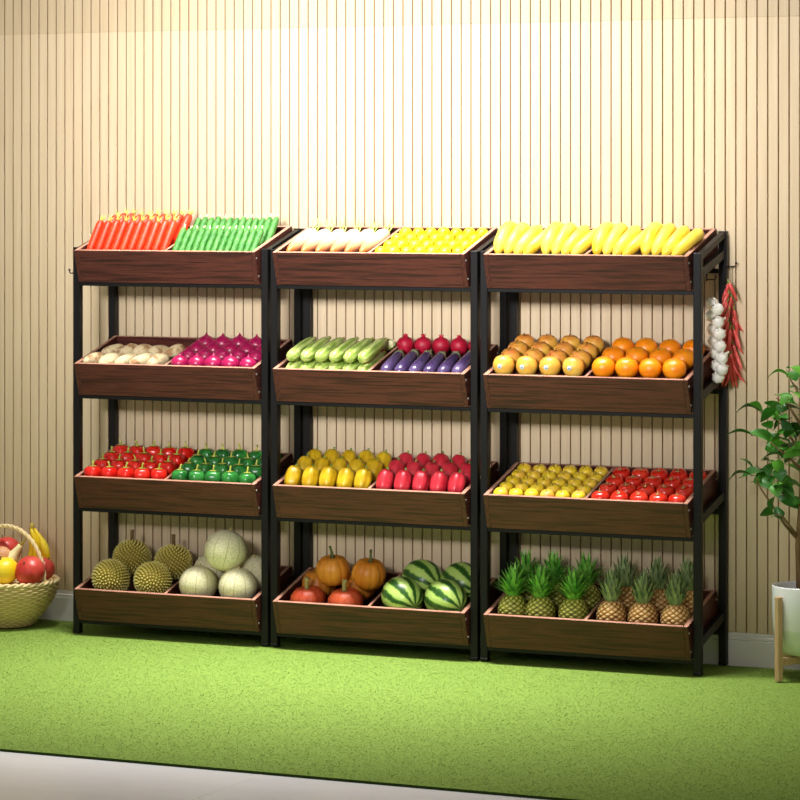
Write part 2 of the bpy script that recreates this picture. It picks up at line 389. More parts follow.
for i in range(3):
    rk = empty('display_rack', (PER*i, 0, 0)); tag(rk, rack_labels[i], 'rack', 'produce racks along the wall')
    for x0 in (0, .816-PS):
        for y0, top in ((0, 1.432), (.263, 1.503)):
            b = MB(); b.box((x0, y0, GZ+.012), (x0+PS, y0+PS, top), bev=.0015)
            po = link('post', b.mesh('post', M['black'], smooth=False), rk)
            b = MB(); b.box((x0-.001, y0-.001, GZ), (x0+PS+.001, y0+PS+.001, GZ+.012), bev=.002)
            link('foot', b.mesh('foot', M['black'], smooth=False), po)
        # sloping top bar between the front and the rear post
        b = MB(); an = math.atan2(.068, .236)
        b.box((x0+.003, 0, -.02), (x0+PS-.003, math.hypot(.068,.236)+.004, 0), Matrix.Translation((0, PS-.002, 1.431)) @ Matrix.Rotation(an, 4, 'X'), bev=.001)
        link('top_bar', b.mesh('top_bar', M['black'], smooth=False), rk)
    for r in range(4):
        T = Matrix.Translation((0, -.006, ZB[r])) @ Matrix.Rotation(TILT, 4, 'X')
        b = MB(); b.box((PS, .002, ZB[r]-.0135), (.816-PS, .022, ZB[r]+.0002), bev=.001)
        link('front_rail', b.mesh('front_rail', M['black'], smooth=False), rk)
        for x0 in (0, .816-PS):
            b = MB(); an = math.atan2(.06, .236)
            b.box((x0+.004, 0, 0), (x0+PS-.004, math.hypot(.06,.236)+.004, .030), Matrix.Translation((0, PS-.002, ZB[r]+.045)) @ Matrix.Rotation(an, 4, 'X'), bev=.001)
            link('side_rail', b.mesh('side_rail', M['black'], smooth=False), rk)
        zr = ZB[r] + .268*math.tan(TILT) - .006
        b = MB(); b.box((PS, .266, zr-.022), (.816-PS, .284, zr-.006), bev=.001)
        link('back_rail', b.mesh('back_rail', M['black'], smooth=False), rk)
        f = FLN[i][r]; ts = .017; tf = .014
        b = MB(); b.box((TW0+ts, tf, f-.009), (TW1-ts, TL-tf, f), T)
        tr = link('tray', b.mesh('tray_base', M['wood_x'], smooth=False), rk)
        for nm, y0, y1 in (('front_board', 0, tf), ('back_board', TL-tf, TL)):
            b = MB(); b.box((TW0+ts, y0, .0), (TW1-ts, y1, TH), T, bev=.0012, topmi=1)
            link(nm, b.mesh(nm, [M['wood_x'], M['edge']], smooth=False), tr)
        for x0, x1 in ((TW0, TW0+ts), (TW1-ts, TW1)):
            b = MB(); b.box((x0, 0, 0), (x1, TL, TH), T, bev=.0012, topmi=1)
            link('side_board', b.mesh('side_board', [M['wood_y'], M['edge']], smooth=False), tr)
        xm = (TW0+TW1)/2
        b = MB(); b.box((xm-.006, tf, f), (xm+.006, TL-tf, TH-.002), T, bev=.001, topmi=1)
        link('divider', b.mesh('divider', [M['wood_y'], M['edge']], smooth=False), tr)
        for xs, sgn in ((TW0, -1), (TW1, 1)):
            for vv, nn in ((.008, TH-.026), (.008, .03), (TL-.012, TH-.03)):
                b = MB(); b.lathe([(.0042, 0), (.004, .0012), (.0022, .002), (1e-4, .0022)], 10)
                MX = T @ Matrix.Translation((xs, vv, nn)) @ Matrix.Rotation(sgn*PI/2, 4, 'Y')
                b.v = [tuple(MX @ Vector(q)) for q in b.v]
                link('screw', b.mesh('screw', M['steel'], smooth=False), tr)
    # hooks on the sides
    xo = PER*i
    if i == 2:
        pa = at_x(706.5, 279.5, PER*2+TW1); pb = at_x(727, 266.5, PER*2+.816)
        b = MB(); b.box((TW1, pa.y-.005, pa.z-.006), (TW1+.003, pa.y+.005, pa.z+.022), bev=.0008)
        link('hook_plate', b.mesh('hook_plate', M['black'], smooth=False), rk)
        hook((TW1+.002, pa.y, pa.z), (1,0,0), rk); hook((.816, pb.y, pb.z), (1,0,0), rk)
        HOOKS['a'] = Vector((PER*2+TW1+.012, pa.y, pa.z)); HOOKS['b'] = Vector((PER*2+.816+.012, pb.y, pb.z))
        b = MB(); b.box((.816, .266, 1.37), (.8185, .288, 1.49), bev=.0008)
        link('bracket', b.mesh('bracket', M['black'], smooth=False), rk)
    if i == 0:
        hook((0, .006, 1.335), (-.45,-.2,0), rk)

def P(i, r, u, v, n): return TM(i, r) @ Vector((u, v, n))
TN = lambda: Matrix.Rotation(TILT, 3, 'X')                 # along the tray
HALF = [(TW0+.017, (TW0+TW1)/2-.006), ((TW0+TW1)/2+.006, TW1-.017)]
V0, V1 = .014, TL-.014
def u_of(px, i, r, v, n):
    """u of the point (v, n) of a tray that stands at picture column px"""
    y = P(i, r, 0, v, n).y; return at(px, 300, y).x - PER*i
def grid(kind, i, r, side, cols, rows, rad, zc, desc, cat, group, place, v0=None, dv=None, rotf=None, du=None, scale=(.97,1.03), shape=None):
    lo, hi = HALF[side]
    du = du or (hi-lo-.004)/cols; u0 = (lo+hi)/2 - du*(cols-1)/2
    v0 = v0 if v0 is not None else V0+rad+.003
    dv = dv or (V1-rad-.002-v0)/(rows-1)
    for a in range(rows):
        for c in range(cols):
            p = P(i, r, u0+c*du+jit(.0012), v0+a*dv+jit(.001), 0)
            s = random.uniform(*scale)
            # resting on the sloping floor: centre is zc off it
            p = P(i, r, u0+c*du+jit(.0012), v0+a*dv+jit(.001), FLN[i][r]+zc*s)
            lab = f"{desc}, {ORD[c]} from left in {rowname(a, rows)} row {place}"
            kind.put(p, lab, cat, group, rotf() if rotf else rz(random.uniform(0, 6.28)), s)

# ---- kinds of produce
def mk(parts): return Kind([(n, b.mesh(n, m, tone=t)) for n, b, m, t in parts])
# carrot: origin at the tip, along +z
L = .165
b = MB(); b.lathe([(1e-4,0),(.008,.002),(.0125,.010),(.0145,.03),(.0158,.08),(.0162,.125),(.0158,.15),(.0125,.16),(.006,.1635),(1e-4,.164)], 16, rf=lambda a, t: 1+.012*math.sin(9*a+t*20))
s_ = MB()
for q in range(5):
    a = q*2*PI/5; d = Vector((math.cos(a), math.sin(a), 0))
    s_.tube([Vector((0,0,.160))+d*.003, Vector((0,0,.174))+d*.005, Vector((0,0,.189))+d*.011], [.0022,.0018,.0009], 6)
CARROT = mk([('carrot', b, M['carrot'], 0), ('stalk', s_, M['stalk'], 0)])
# cucumber
b = MB(); b.lathe([(1e-4,0),(.0055,.002),(.0095,.010),(.0111,.03),(.0115,.07),(.0111,.105),(.009,.12),(.005,.126),(1e-4,.127)], 18, rf=lambda a, t: 1+.07*math.cos(8*a)*math.sin(PI*min(1,max(0,t))))
s_ = MB(); s_.tube([(0,0,.125),(0,0,.133),(.003,0,.140)], [.0035,.003,.002], 7)
CUKE = mk([('cucumber', b, M['cuke'], 0), ('blossom_tip', s_, M['tipwhite'], 0)])
# pale root: three lumpy ones
ROOTS = []
for q in range(3):
    b = MB(); ph = q*1.7
    b.lathe([(r_*(1+.08*math.sin(z_*60+ph)), z_) for r_, z_ in ball(.0285, .052, 15, .85)], 20, rf=lambda a, t: 1+.07*math.sin(2*a+ph+3*t)+.03*math.sin(5*a+9*t))
    s_ = MB(); s_.lathe([(.006,.048),(.0055,.055),(.003,.059),(1e-4,.06)], 9)
    ROOTS.append(mk([('pale_sweet_potato', b, M['potato'], 0), ('root_end', s_, M['beet' if q == 0 else 'potato'], 0)]))
# red onion
b = MB(); b.lathe([(1e-4,-.027),(.011,-.0265),(.025,-.019),(.0335,-.006),(.0348,.004),(.0315,.015),(.024,.0235),(.0135,.0295),(.006,.0335),(.0028,.039),(.001,.043),(1e-4,.0435)], 24)
s_ = MB(); s_.lathe([(.008,-.0285),(.009,-.026)], 10)
for q in range(7):
    a = q*.9; s_.tube([(.005*math.cos(a), .005*math.sin(a), -.0265), (.008*math.cos(a), .008*math.sin(a), -.029)], .0007, 4)
ONION = mk([('red_onion', b, M['onion'], 0), ('root_tuft', s_, M['straw'], 0)])
# bell pepper (blocky round), origin at centre
def pepper(nm, m, r=.0322, h=.0295, lobes=4, amp=.06):
    b = MB(); b.lathe([(1e-4,-h*.86),(r*.45,-h*.98),(r*.8,-h*.75),(r*.97,-h*.2),(r*1.0,h*.25),(r*.9,h*.72),(r*.6,h*.98),(r*.25,h*.9),(1e-4,h*.8)], 24, rf=lambda a, t: 1+amp*math.cos(lobes*a)*(.4+.6*math.sin(PI*t)))
    s_ = MB(); s_.tube([(0,0,h*.78),(0,0,h*1.15),(.002,0,h*1.45),(.006,0,h*1.72)], [.0042,.0034,.003,.0034], 8)
    for q in range(5):
        a = q*2*PI/5; d = Vector((math.cos(a), math.sin(a), 0)); e = Vector((-d.y, d.x, 0))
        s_.add([Vector((0,0,h*.98))-e*.0055, Vector((0,0,h*.98))+e*.0055, d*.021+Vector((0,0,h*1.05)), Vector((0,0,h*1.12))], [(0,2,3),(2,1,3),(1,0,3),(0,1,2)])
    return mk([(nm, b, m, 0), ('stem', s_, M['calyx'], 0)])
REDP = pepper('red_bell_pepper', M['redpep']); GREP = pepper('green_bell_pepper', M['greenpep'])
# long pepper / leaning, origin at the lower end
def longpep(nm, m):
    b = MB(); b.lathe([(1e-4,.002),(.013,0),(.024,.007),(.030,.024),(.032,.047),(.030,.069),(.023,.083),(.011,.088),(1e-4,.086)], 28, rf=lambda a, t: 1-.15*(1-abs(math.sin(2.5*a)))**2.2*math.sin(PI*t)**.5)
    s_ = MB(); s_.tube([(0,0,.085),(0,0,.094),(.003,0,.101)], [.005,.0036,.004], 8); s_.lathe([(.009,.0867),(.006,.0897),(1e-4,.0907)], 10)
    return mk([(nm, b, m, 0), ('stem', s_, M['greenstem'], 0)])
YELP = longpep('yellow_pepper', M['yelpep']); CRIP = longpep('crimson_pepper', M['crimson'])
# durian
def durian():
    b = MB(); rx_, rz_ = .072, .066
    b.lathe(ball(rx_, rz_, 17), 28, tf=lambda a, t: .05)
    n = 400
    for q in range(n):
        z = 1-2*(q+.5)/n; ph = q*2.399963; s = math.sqrt(1-z*z)
        d = Vector((s*math.cos(ph), s*math.sin(ph), z)); base = Vector((d.x*rx_, d.y*rx_, d.z*rz_))*.985
        t1 = d.cross(Vector((0,0,1)) if abs(d.z) < .95 else Vector((1,0,0))).normalized(); t2 = d.cross(t1)
        w_ = .0060
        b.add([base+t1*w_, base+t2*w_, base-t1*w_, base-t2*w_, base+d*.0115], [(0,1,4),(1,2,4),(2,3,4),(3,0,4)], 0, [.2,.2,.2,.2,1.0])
    s_ = MB(); s_.tube([(0,0,.06),(0,0,.085),(.001,0,.112)], [.0085,.007,.0078], 10)
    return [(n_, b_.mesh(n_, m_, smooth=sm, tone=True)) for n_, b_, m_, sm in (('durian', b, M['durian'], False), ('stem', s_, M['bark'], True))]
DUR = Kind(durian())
# melon
b = MB(); b.lathe(ball(.079, .076, 25), 40, rf=lambda a, t: 1-.012*(1-abs(math.sin(5*a)))**6)
s_ = MB(); s_.tube([(0,0,.0745),(.0,0,.079),(.002,0,.083)], [.006,.0042,.004], 8)
MELON = mk([('melon', b, M['melon'], 0), ('stem', s_, M['straw'], 0)])
# pale radish: tip at origin, along z
b = MB(); b.lathe([(1e-4,0),(.006,.004),(.013,.02),(.0195,.05),(.0235,.09),(.0255,.14),(.0255,.185),(.021,.207),(.012,.217),(1e-4,.22)], 18)
s_ = MB()
for q in range(4):
    a = q*PI/2+.5; d = Vector((math.cos(a), math.sin(a), 0))
    s_.tube([Vector((0,0,.214))+d*.004, Vector((0,-.010,.228))+d*.009, Vector((.006,-.036,.244))+d*.016], [.0036,.0032,.0014], 6, flat=.6)
RAD = mk([('pale_radish', b, M['radish'], 0), ('sprout', s_, M['sprout'], 0)])
# lemon
b = MB(); b.lathe([(1e-4,-.031),(.004,-.030),(.008,-.027),(.017,-.020),(.0225,-.008),(.0232,.004),(.020,.015),(.012,.0235),(.006,.028),(.003,.0315),(1e-4,.032)], 20)
s_ = MB(); s_.lathe([(.003,-.0315),(.0034,-.0295)], 8)
LEM = mk([('lemon', b, M['lemon'], 0), ('button', s_, M['greenstem'], 0)])
# pale squash: front end at origin
b = MB(); b.lathe([(1e-4,0),(.010,.002),(.018,.009),(.0232,.028),(.0238,.07),(.0228,.12),(.0205,.16),(.0165,.187),(.0115,.198),(1e-4,.199)], 22, rf=lambda a, t: 1+.035*math.cos(7*a))
s_ = MB(); s_.tube([(0,0,.196),(0,0,.212),(.002,0,.222)], [.008,.006,.007], 7)
SQ = mk([('pale_green_squash', b, M['squash'], 0), ('stem', s_, M['stalk'], 0)])
# eggplant
b = MB(); b.lathe([(1e-4,0),(.009,.0015),(.017,.008),(.0228,.024),(.0242,.05),(.0225,.09),(.0195,.125),(.0165,.15),(.012,.16),(1e-4,.163)], 22)
s_ = MB(); s_.lathe([(.0185,.142),(.0172,.156),(.0125,.1645),(.005,.168)], 12, rf=lambda a, t: 1+.08*math.cos(5*a)); s_.tube([(0,0,.166),(0,0,.178),(.002,0,.184)], [.0042,.0036,.0042], 7)
EGG = mk([('eggplant', b, M['eggplant'], 0), ('cap', s_, M['eggcap'], 0)])
# beet
b = MB(); b.lathe([(1e-4,-.036),(.006,-.033),(.018,-.027),(.029,-.013),(.0325,.002),(.030,.016),(.021,.026),(.010,.0305),(.005,.036),(.002,.042),(1e-4,.043)], 22, rf=lambda a, t: 1+.02*math.sin(6*a+8*t))
s_ = MB()
for q in range(4):
    a = q*1.6; s_.tube([(.004*math.cos(a), .004*math.sin(a), .030), (.008*math.cos(a), .008*math.sin(a), .041)], [.0026,.0016], 6)
BEET = mk([('red_beet', b, M['beet'], 0), ('leaf_stub', s_, M['crimson'], 0)])
# cauliflower
b = MB()
for q in range(34):
    z = 1-1.3*(q+.5)/34; ph = q*2.4; s = math.sqrt(max(0, 1-z*z)); c_ = Vector((s*math.cos(ph), s*math.sin(ph), z*.8))*.024
    b.lathe([(r_, z_) for r_, z_ in ball(.0095, .009, 7)], 9, off=tuple(c_))
b.lathe(ball(.025, .021, 9), 14)
s_ = MB()
for q in range(6):
    a = q*PI/3; d = Vector((math.cos(a), math.sin(a), 0)); e = Vector((-d.y, d.x, 0))
    s_.add([d*.012+Vector((0,0,-.021))-e*.009, d*.012+Vector((0,0,-.021))+e*.009, d*.034+Vector((0,0,-.004))+e*.013, d*.034+Vector((0,0,-.004))-e*.013, d*.037+Vector((0,0,.010))], [(0,1,2,3),(3,2,4)])
CAUL = mk([('cauliflower', b, M['cauli'], 0), ('wrapper_leaf', s_, M['stalk'], 0)])
# pumpkins
def pumpkin(nm, m, sm, r, h, stem):
    b = MB(); b.lathe([(1e-4,-h*.86),(r*.3,-h*.94),(r*.65,-h*.85),(r*.92,-h*.45),(r,0),(r*.93,h*.45),(r*.68,h*.84),(r*.35,h*.97),(r*.12,h*.88),(1e-4,h*.84)], 60, rf=lambda a, t: 1-.075*(1-abs(math.sin(5*a)))**3*math.sin(PI*t)**.4)
    s_ = MB()
    if stem == 'thick': s_.tube([(0,0,h*.82),(0,0,h*1.15),(.002,0,h*1.5),(.008,0,h*1.75)], [.012,.0075,.0075,.0105], 9)
    else: s_.tube([(0,0,h*.82),(0,0,h*1.05),(.005,0,h*1.35),(.014,0,h*1.65)], [.011,.006,.0045,.005], 9)
    return mk([(nm, b, m, 0), ('stem', s_, sm, 0)])
PRED = pumpkin('red_pumpkin', M['pumpred'], M['pumpstem'], .067, .048, 'thick')
PORG = pumpkin('orange_pumpkin', M['pumporg'], M['drystem'], .065, .055, 'thin')
# watermelon: long axis z
b = MB(); b.lathe(ball(.075, .085, 25, .95), 40)
s_ = MB(); s_.tube([(0,0,.084),(0,.002,.093),(.004,.004,.100)], [.005,.003,.003], 7)
WM = mk([('watermelon', b, M['wmelon'], 0), ('stem', s_, M['greenstem'], 0)])
# mango-like round fruit with a dimple
b = MB(); b.lathe([(1e-4,-.0345),(.013,-.0355),(.027,-.026),(.036,-.008),(.0375,.005),(.0325,.023),(.022,.034),(.0095,.038),(.003,.0355),(1e-4,.034)], 24, rf=lambda a, t: 1+.07*math.cos(2*a))
s_ = MB(); s_.tube([(0,0,.034),(.001,0,.040),(.003,0,.044)], [.002,.0016,.0018], 6)
st = MB(); st.lathe([(.0085, 0), (.0083, .0006), (1e-4, .0007)], 14, mi=0); st.lathe([(.0050, .0006), (.0048, .0011), (1e-4, .0012)], 12, mi=1)
MX = Matrix.Translation((0,-.0375,.004)) @ Matrix.Rotation(PI/2, 4, 'X'); st.v = [tuple(MX @ Vector(q)) for q in st.v]
b2 = MB(); b2.lathe([(1e-4,-.0345),(.013,-.0355),(.027,-.026),(.036,-.008),(.0375,.005),(.0325,.023),(.022,.034),(.0095,.038),(.003,.0355),(1e-4,.034)], 24, rf=lambda a, t: 1+.04*math.cos(2*a))
MANGO = mk([('mango', b, M['mango'], 0), ('stem', s_, M['bark'], 0)])
MANGOS = Kind([('mango', b2.mesh('mango', M['mango'])), MANGO.parts[1], ('sticker', st.mesh('sticker', [M['sticker'], M['stickerblue']]))])
# orange
b = MB(); b.lathe([(r_, z_ if z_ < .03 else z_-.0015) for r_, z_ in ball(.0405, .0375, 15)], 26)
s_ = MB(); s_.lathe([(.0048,.0348),(.0036,.0372),(1e-4,.0376)], 8)
ORA = mk([('orange', b, M['orange'], 0), ('button', s_, M['navel'], 0)])
# yellow apple
def apple(nm, m, r, sq, sm):
    b = MB(); h = r*sq
    b.lathe([(1e-4,-h*.82),(r*.2,-h*.92),(r*.5,-h*.95),(r*.82,-h*.6),(r*.98,-.08*h),(r,.2*h),(r*.9,.6*h),(r*.62,.92*h),(r*.34,.95*h),(r*.12,.8*h),(1e-4,.72*h)], 22, rf=lambda a, t: 1+.02*math.cos(5*a))
    s_ = MB(); s_.tube([(0,0,.7*h),(.001,0,1.0*h),(.004,0,1.32*h)], [.0011,.0010,.0014], 6)
    return b, s_
b, s_ = apple('', 0, .0285, .92, 0); YAP = mk([('yellow_apple', b, M['yapple'], 0), ('stem', s_, M['bark'], 0)])
b, s_ = apple('', 0, .0335, .78, 0)
for q in range(5):
    a = q*2*PI/5; d = Vector((math.cos(a), math.sin(a), 0)); e = Vector((-d.y, d.x, 0)); z_ = Vector((0,0,.0225))
    s_.add([z_-e*.002, z_+e*.002, d*.012+z_+Vector((0,0,.0045)), z_+Vector((0,0,.003))], [(0,2,3),(2,1,3),(0,1,2)])
TOM = mk([('tomato', b, M['tomato'], 0), ('stem', s_, M['straw'], 0)])
# pineapple: origin at the bottom
def pineapple(nm, m, cm, upright):
    b = MB(); nz, na = 44, 72; r, h = .0555, .104
    def lat(a, t):
        A = a/(2*PI)*11; Z = t*6
        p = (A+Z) % 1-.5; q = (A-Z) % 1-.5
        return max(0, 1-2*max(abs(p), abs(q)))
    prof = []
    for i_ in range(nz):
        t = i_/(nz-1); prof.append((max(r*(math.sin(PI*(.06+.88*t)))**.42*(1-.12*t) if 0 < t < 1 else 1e-4, 1e-4), h*t))
    b.lathe(prof, na, rf=lambda a, t: .94+.10*lat(a, t)**.6, tf=lambda a, t: lat(a, t))
    c_ = MB()
    rings = [(.018, 12, 1.1, .056), (.015, 12, .95, .074), (.012, 11, .75, .088), (.008, 10, .42, .098), (.005, 7, .18, .104)]
    for ri, (r0, n, spread, ln_) in enumerate(rings):
        for q in range(n):
            a = 2*PI*q/n + ri*.35 + jit(.1); d = Vector((math.cos(a), math.sin(a), 0)); e = Vector((-d.y, d.x, 0))
            ln2 = ln_*random.uniform(.88, 1.1); sp_ = spread*(.62 if upright else .88)
            pts = []; ws = (.0075, .0085, .0060, .0006)
            for w_i, t in enumerate((0, .35, .7, 1)):
                out = r0 + ln2*sp_*(t*.55 + t*t*(.22 if upright else .45)); up = ln2*(t*1.0 - t*t*(.12 if upright else .38)*spread)
                pts.append((d*out + Vector((0,0,h-.006+up+ri*.004)), ws[w_i]))
            vs = []
            for p_, w_ in pts: vs += [p_-e*w_, p_+d*-.0018*(1 if w_ > .001 else 0), p_+e*w_]
            fs = []
            for s2 in range(3):
                o_ = s2*3; fs += [(o_,o_+1,o_+4,o_+3),(o_+1,o_+2,o_+5,o_+4)]
            c_.add(vs, fs)
    return Kind([(nm, b.mesh(nm, m, tone=True)), ('crown', c_.mesh('crown', cm))])
PING = [pineapple('green_pineapple', M['pineg'], M['crowng'], False) for _ in range(3)]
PINO = [pineapple('ripe_pineapple', M['pineo'], M['crowno'], True) for _ in range(3)]

# ---- laying the produce out
def rowput(kind, i, r, us, v, n, rot, desc, cat, group, row, scale=(.97,1.03), spin=6.28):
    for c, u in enumerate(us):
        kind.put(P(i, r, u, v, n), f"{desc}, {ORD[c]} from left in the {row}", cat, group, rot @ rz(random.uniform(-spin/2, spin/2)), random.uniform(*scale))
def lean(deg): return rx(-(PI/2-R(deg)))      # +z of the thing points back and up at deg above the horizontal
def spread(lo, hi, n): return [lo+(hi-lo)*(c+.5)/n for c in range(n)]
# left rack, top: carrots and cucumbers in two leaning rows
lo, hi = HALF[0]
f = FLN[0][0]
rowput(CARROT, 0, 0, spread(lo+.004, hi-.004, 10), .030, f+.006, lean(52), 'orange red carrot with leafy stub', 'carrot', 'carrots on the top shelf', 'front row of carrots')
rowput(CARROT, 0, 0, spread(lo+.004, hi-.004, 10), .135, f+.006, lean(46), 'orange red carrot with leafy stub', 'carrot', 'carrots on the top shelf', 'back row of carrots')
lo, hi = HALF[1]
rowput(CUKE, 0, 0, spread(lo+.003, hi-.003, 13), .026, f+.005, lean(50), 'ridged green cucumber', 'cucumber', 'cucumbers on the top shelf', 'front row beside the carrots', (1.05,1.1))
rowput(CUKE, 0, 0, spread(lo+.003, hi-.003, 13), .150, f+.005, lean(50), 'ridged green cucumber', 'cucumber', 'cucumbers on the top shelf', 'back row beside the carrots', (1.08,1.14))
# left rack, second shelf: pale roots and red onions
f = FLN[0][1]
for q, (px, v) in enumerate([(95,.064),(110,.064),(126,.064),(142,.064),(158,.064),(113,.165),(128,.165),(144,.165),(158.5,.165),(176,.165)]):
    n = f + .030; u = u_of(px, 0, 1, v, n); u = min(max(u, HALF[0][0]+.036), HALF[0][1]-.036)
    wh = 'front row' if q < 5 else 'second row'
    ROOTS[q % 3].put(P(0, 1, u, v, n), f"pale tan sweet potato, {ORD[q%5]} from left in the {wh} beside red onions", 'sweet potato', 'sweet potatoes on the second shelf',
                     TN() @ rz(jit(.12)-.6) @ rx(-PI/2+jit(.12)) @ rz(jit(3)), random.uniform(.90, .97))
grid(ONION, 0, 1, 1, 5, 4, .034, .0295, 'magenta red onion', 'onion', 'red onions on the second shelf', 'beside sweet potatoes', du=.0705)
# left rack, third shelf
grid(REDP, 0, 2, 0, 5, 4, .032, .0325, 'red bell pepper with yellow stem', 'pepper', 'red bell peppers', 'beside green peppers', du=.0695)
grid(GREP, 0, 2, 1, 5, 4, .032, .0325, 'dark green bell pepper', 'pepper', 'green bell peppers', 'right of red peppers', du=.0695)
# left rack, bottom: durians and melons
f = FLN[0][3]
for px, v, up, lab, rot in ((111,.098,.08,'spiky yellow green durian at front left of the bottom shelf, no stalk showing', rx(2.0)@rz(.4)),
                            (153,.098,.08,'spiky yellow green durian at front, beside the pale melons', rx(1.9)@rz(1.4)),
                            (132,.224,.112,'spiky durian with upright stalk at back left of the bottom shelf', rz(.6)),
                            (173.5,.224,.102,'spiky durian with upright stalk at back, nearest the pale melons', rz(1.9))):
    n = f+up; u = u_of(px, 0, 3, v, n); DUR.put(P(0, 3, u, v, n), lab, 'durian', 'durians on the bottom shelf', rot, .92, ('stem',) if v < .15 else ())
for px, v, up, lab in ((198.5,.095,.078,'pale netted melon at front left of the melon pile'), (238,.095,.078,'pale netted melon at front right of the melon pile'),
                       (212,.212,.078,'pale netted melon at back left, mostly hidden under the top melon'), (254,.212,.078,'pale netted melon at back right beside the black post'),
                       (226,.150,.193,'pale netted melon resting on top of the melon pile')):
    n = f+up; u = u_of(px, 0, 3, v, n); u = min(max(u, HALF[1][0]+.076), HALF[1][1]-.074)
    MELON.put(P(0, 3, u, v, n), lab, 'melon', 'netted melons on the bottom shelf', rx(jit(.25)+.1) @ ry(jit(.25)) @ rz(jit(3)), .91 if up < .1 else 1.0)
# middle rack, top: radishes and lemons
f = FLN[1][0]; lo, hi = HALF[0]
rowput(RAD, 1, 0, spread(lo+.002, hi-.004, 6), .026, f+.029, TN() @ rx(-PI/2), 'white radish with orange tip and green sprout', 'radish', 'white radishes on the top shelf', 'row beside lemons', (1.02,1.06), .4)
grid(LEM, 1, 0, 1, 7, 4, .03, .0232, 'bright yellow lemon', 'lemon', 'lemons on the top shelf', 'right of the radishes', rotf=lambda: TN() @ rx(PI/2+jit(.2)) @ rz(jit(3)))
# middle rack, second shelf
f = FLN[1][1]; lo, hi = HALF[0]
us = spread(lo+.010, hi-.002, 6)
rowput(SQ, 1, 1, us, .018, f+.0245, TN() @ rx(-PI/2), 'pale green striped squash', 'squash', 'pale green squashes', 'lower layer', (.97,1.0))
rowput(SQ, 1, 1, [u+.004 for u in us], .032, f+.0700, TN() @ rx(-PI/2), 'pale green striped squash', 'squash', 'pale green squashes', 'upper layer', (.97,1.0))
for q, u in enumerate((us[4]-.005, us[5]-.001)):
    CAUL.put(P(1, 1, u, .272, f+.040), ['small pale cauliflower behind the squashes, the left one', 'small pale cauliflower behind the squashes, next to the beets'][q], 'cauliflower', 'cauliflowers behind the squashes', TN(), .85)
lo, hi = HALF[1]
rowput(EGG, 1, 1, [lo+.050+.0555*c for c in range(6)], .018, f+.0245, TN() @ rx(-PI/2+.14), 'long purple eggplant', 'eggplant', 'eggplants on the second shelf', 'row in front of beets', (.97,1.03))
for c, u in enumerate([lo+.038+.0705*c for c in range(5)]):
    BEET.put(P(1, 1, u, .249, f+.049), f"round red beet, {ORD[c]} from left in the row behind eggplants", 'beet', 'beets behind the eggplants', rz(jit(3)), 1.02)
# middle rack, third shelf
f = FLN[1][2]
for side, K, desc, grp, plc in ((0, YELP, 'ribbed yellow pepper', 'yellow peppers', 'beside crimson peppers'), (1, CRIP, 'ribbed crimson pepper', 'crimson peppers', 'beside yellow peppers')):
    lo, hi = HALF[side]
    for a, (v, dg) in enumerate(((.036, 62), (.128, 60), (.208, 58))):
        for c, u in enumerate(spread(lo+.002, hi-.004, 5)):
            K.put(P(1, 2, u, v, f+.014), f"{desc}, {ORD[c]} from left in {rowname(a,3)} row {plc}", 'pepper', grp, lean(dg) @ rz(jit(3)), random.uniform(.97, 1.02))
# middle rack, bottom
f = FLN[1][3]
for K, px, v, up, lab, tl in ((PRED, 308, .088, .046, 'squat red orange pumpkin with pale thick stem at front left', 0), (PRED, 345.5, .088, .046, 'squat red orange pumpkin with pale thick stem, beside the watermelons', 0),
                          (PORG, 319, .205, .055, 'orange pumpkin at back left, hidden behind the others', 0), (PORG, 359, .215, .055, 'orange pumpkin at back, hidden behind the others', 0),
                          (PORG, 333, .160, .134, 'round orange pumpkin on top of the pile at left, upright dark stem', .1), (PORG, 369, .160, .128, 'round orange pumpkin on top of the pile beside the watermelons', .5)):
    n = f+up; u = u_of(px, 1, 3, v, n); u = min(max(u, HALF[0][0]+.066), HALF[0][1]-.050 if up > .1 else HALF[0][1]-.066)
    K.put(P(1, 3, u, v, n), lab, 'pumpkin', 'pumpkins on the bottom shelf', TN() @ ry(tl*.4) @ rx(-.1) @ rz(jit(3)), .98)
for px, v, up, lab, a in ((402.5,.092,.076,'striped green watermelon at front, beside the pumpkins',0), (446,.092,.076,'striped green watermelon at front right by the post',.1),
                       (423,.214,.092,'striped green watermelon at back left, behind the front two',.15), (464,.214,.090,'striped green watermelon at back right, partly behind the post',.05)):
    n = f+up; u = u_of(px, 1, 3, v, n); u = min(max(u, HALF[1][0]+.078), HALF[1][1]-.076)
    WM.put(P(1, 3, u, v, n), lab, 'watermelon', 'watermelons on the bottom shelf', TN() @ rz(.95+a) @ rx(-PI/2+.15) @ rz(jit(3)), .97)
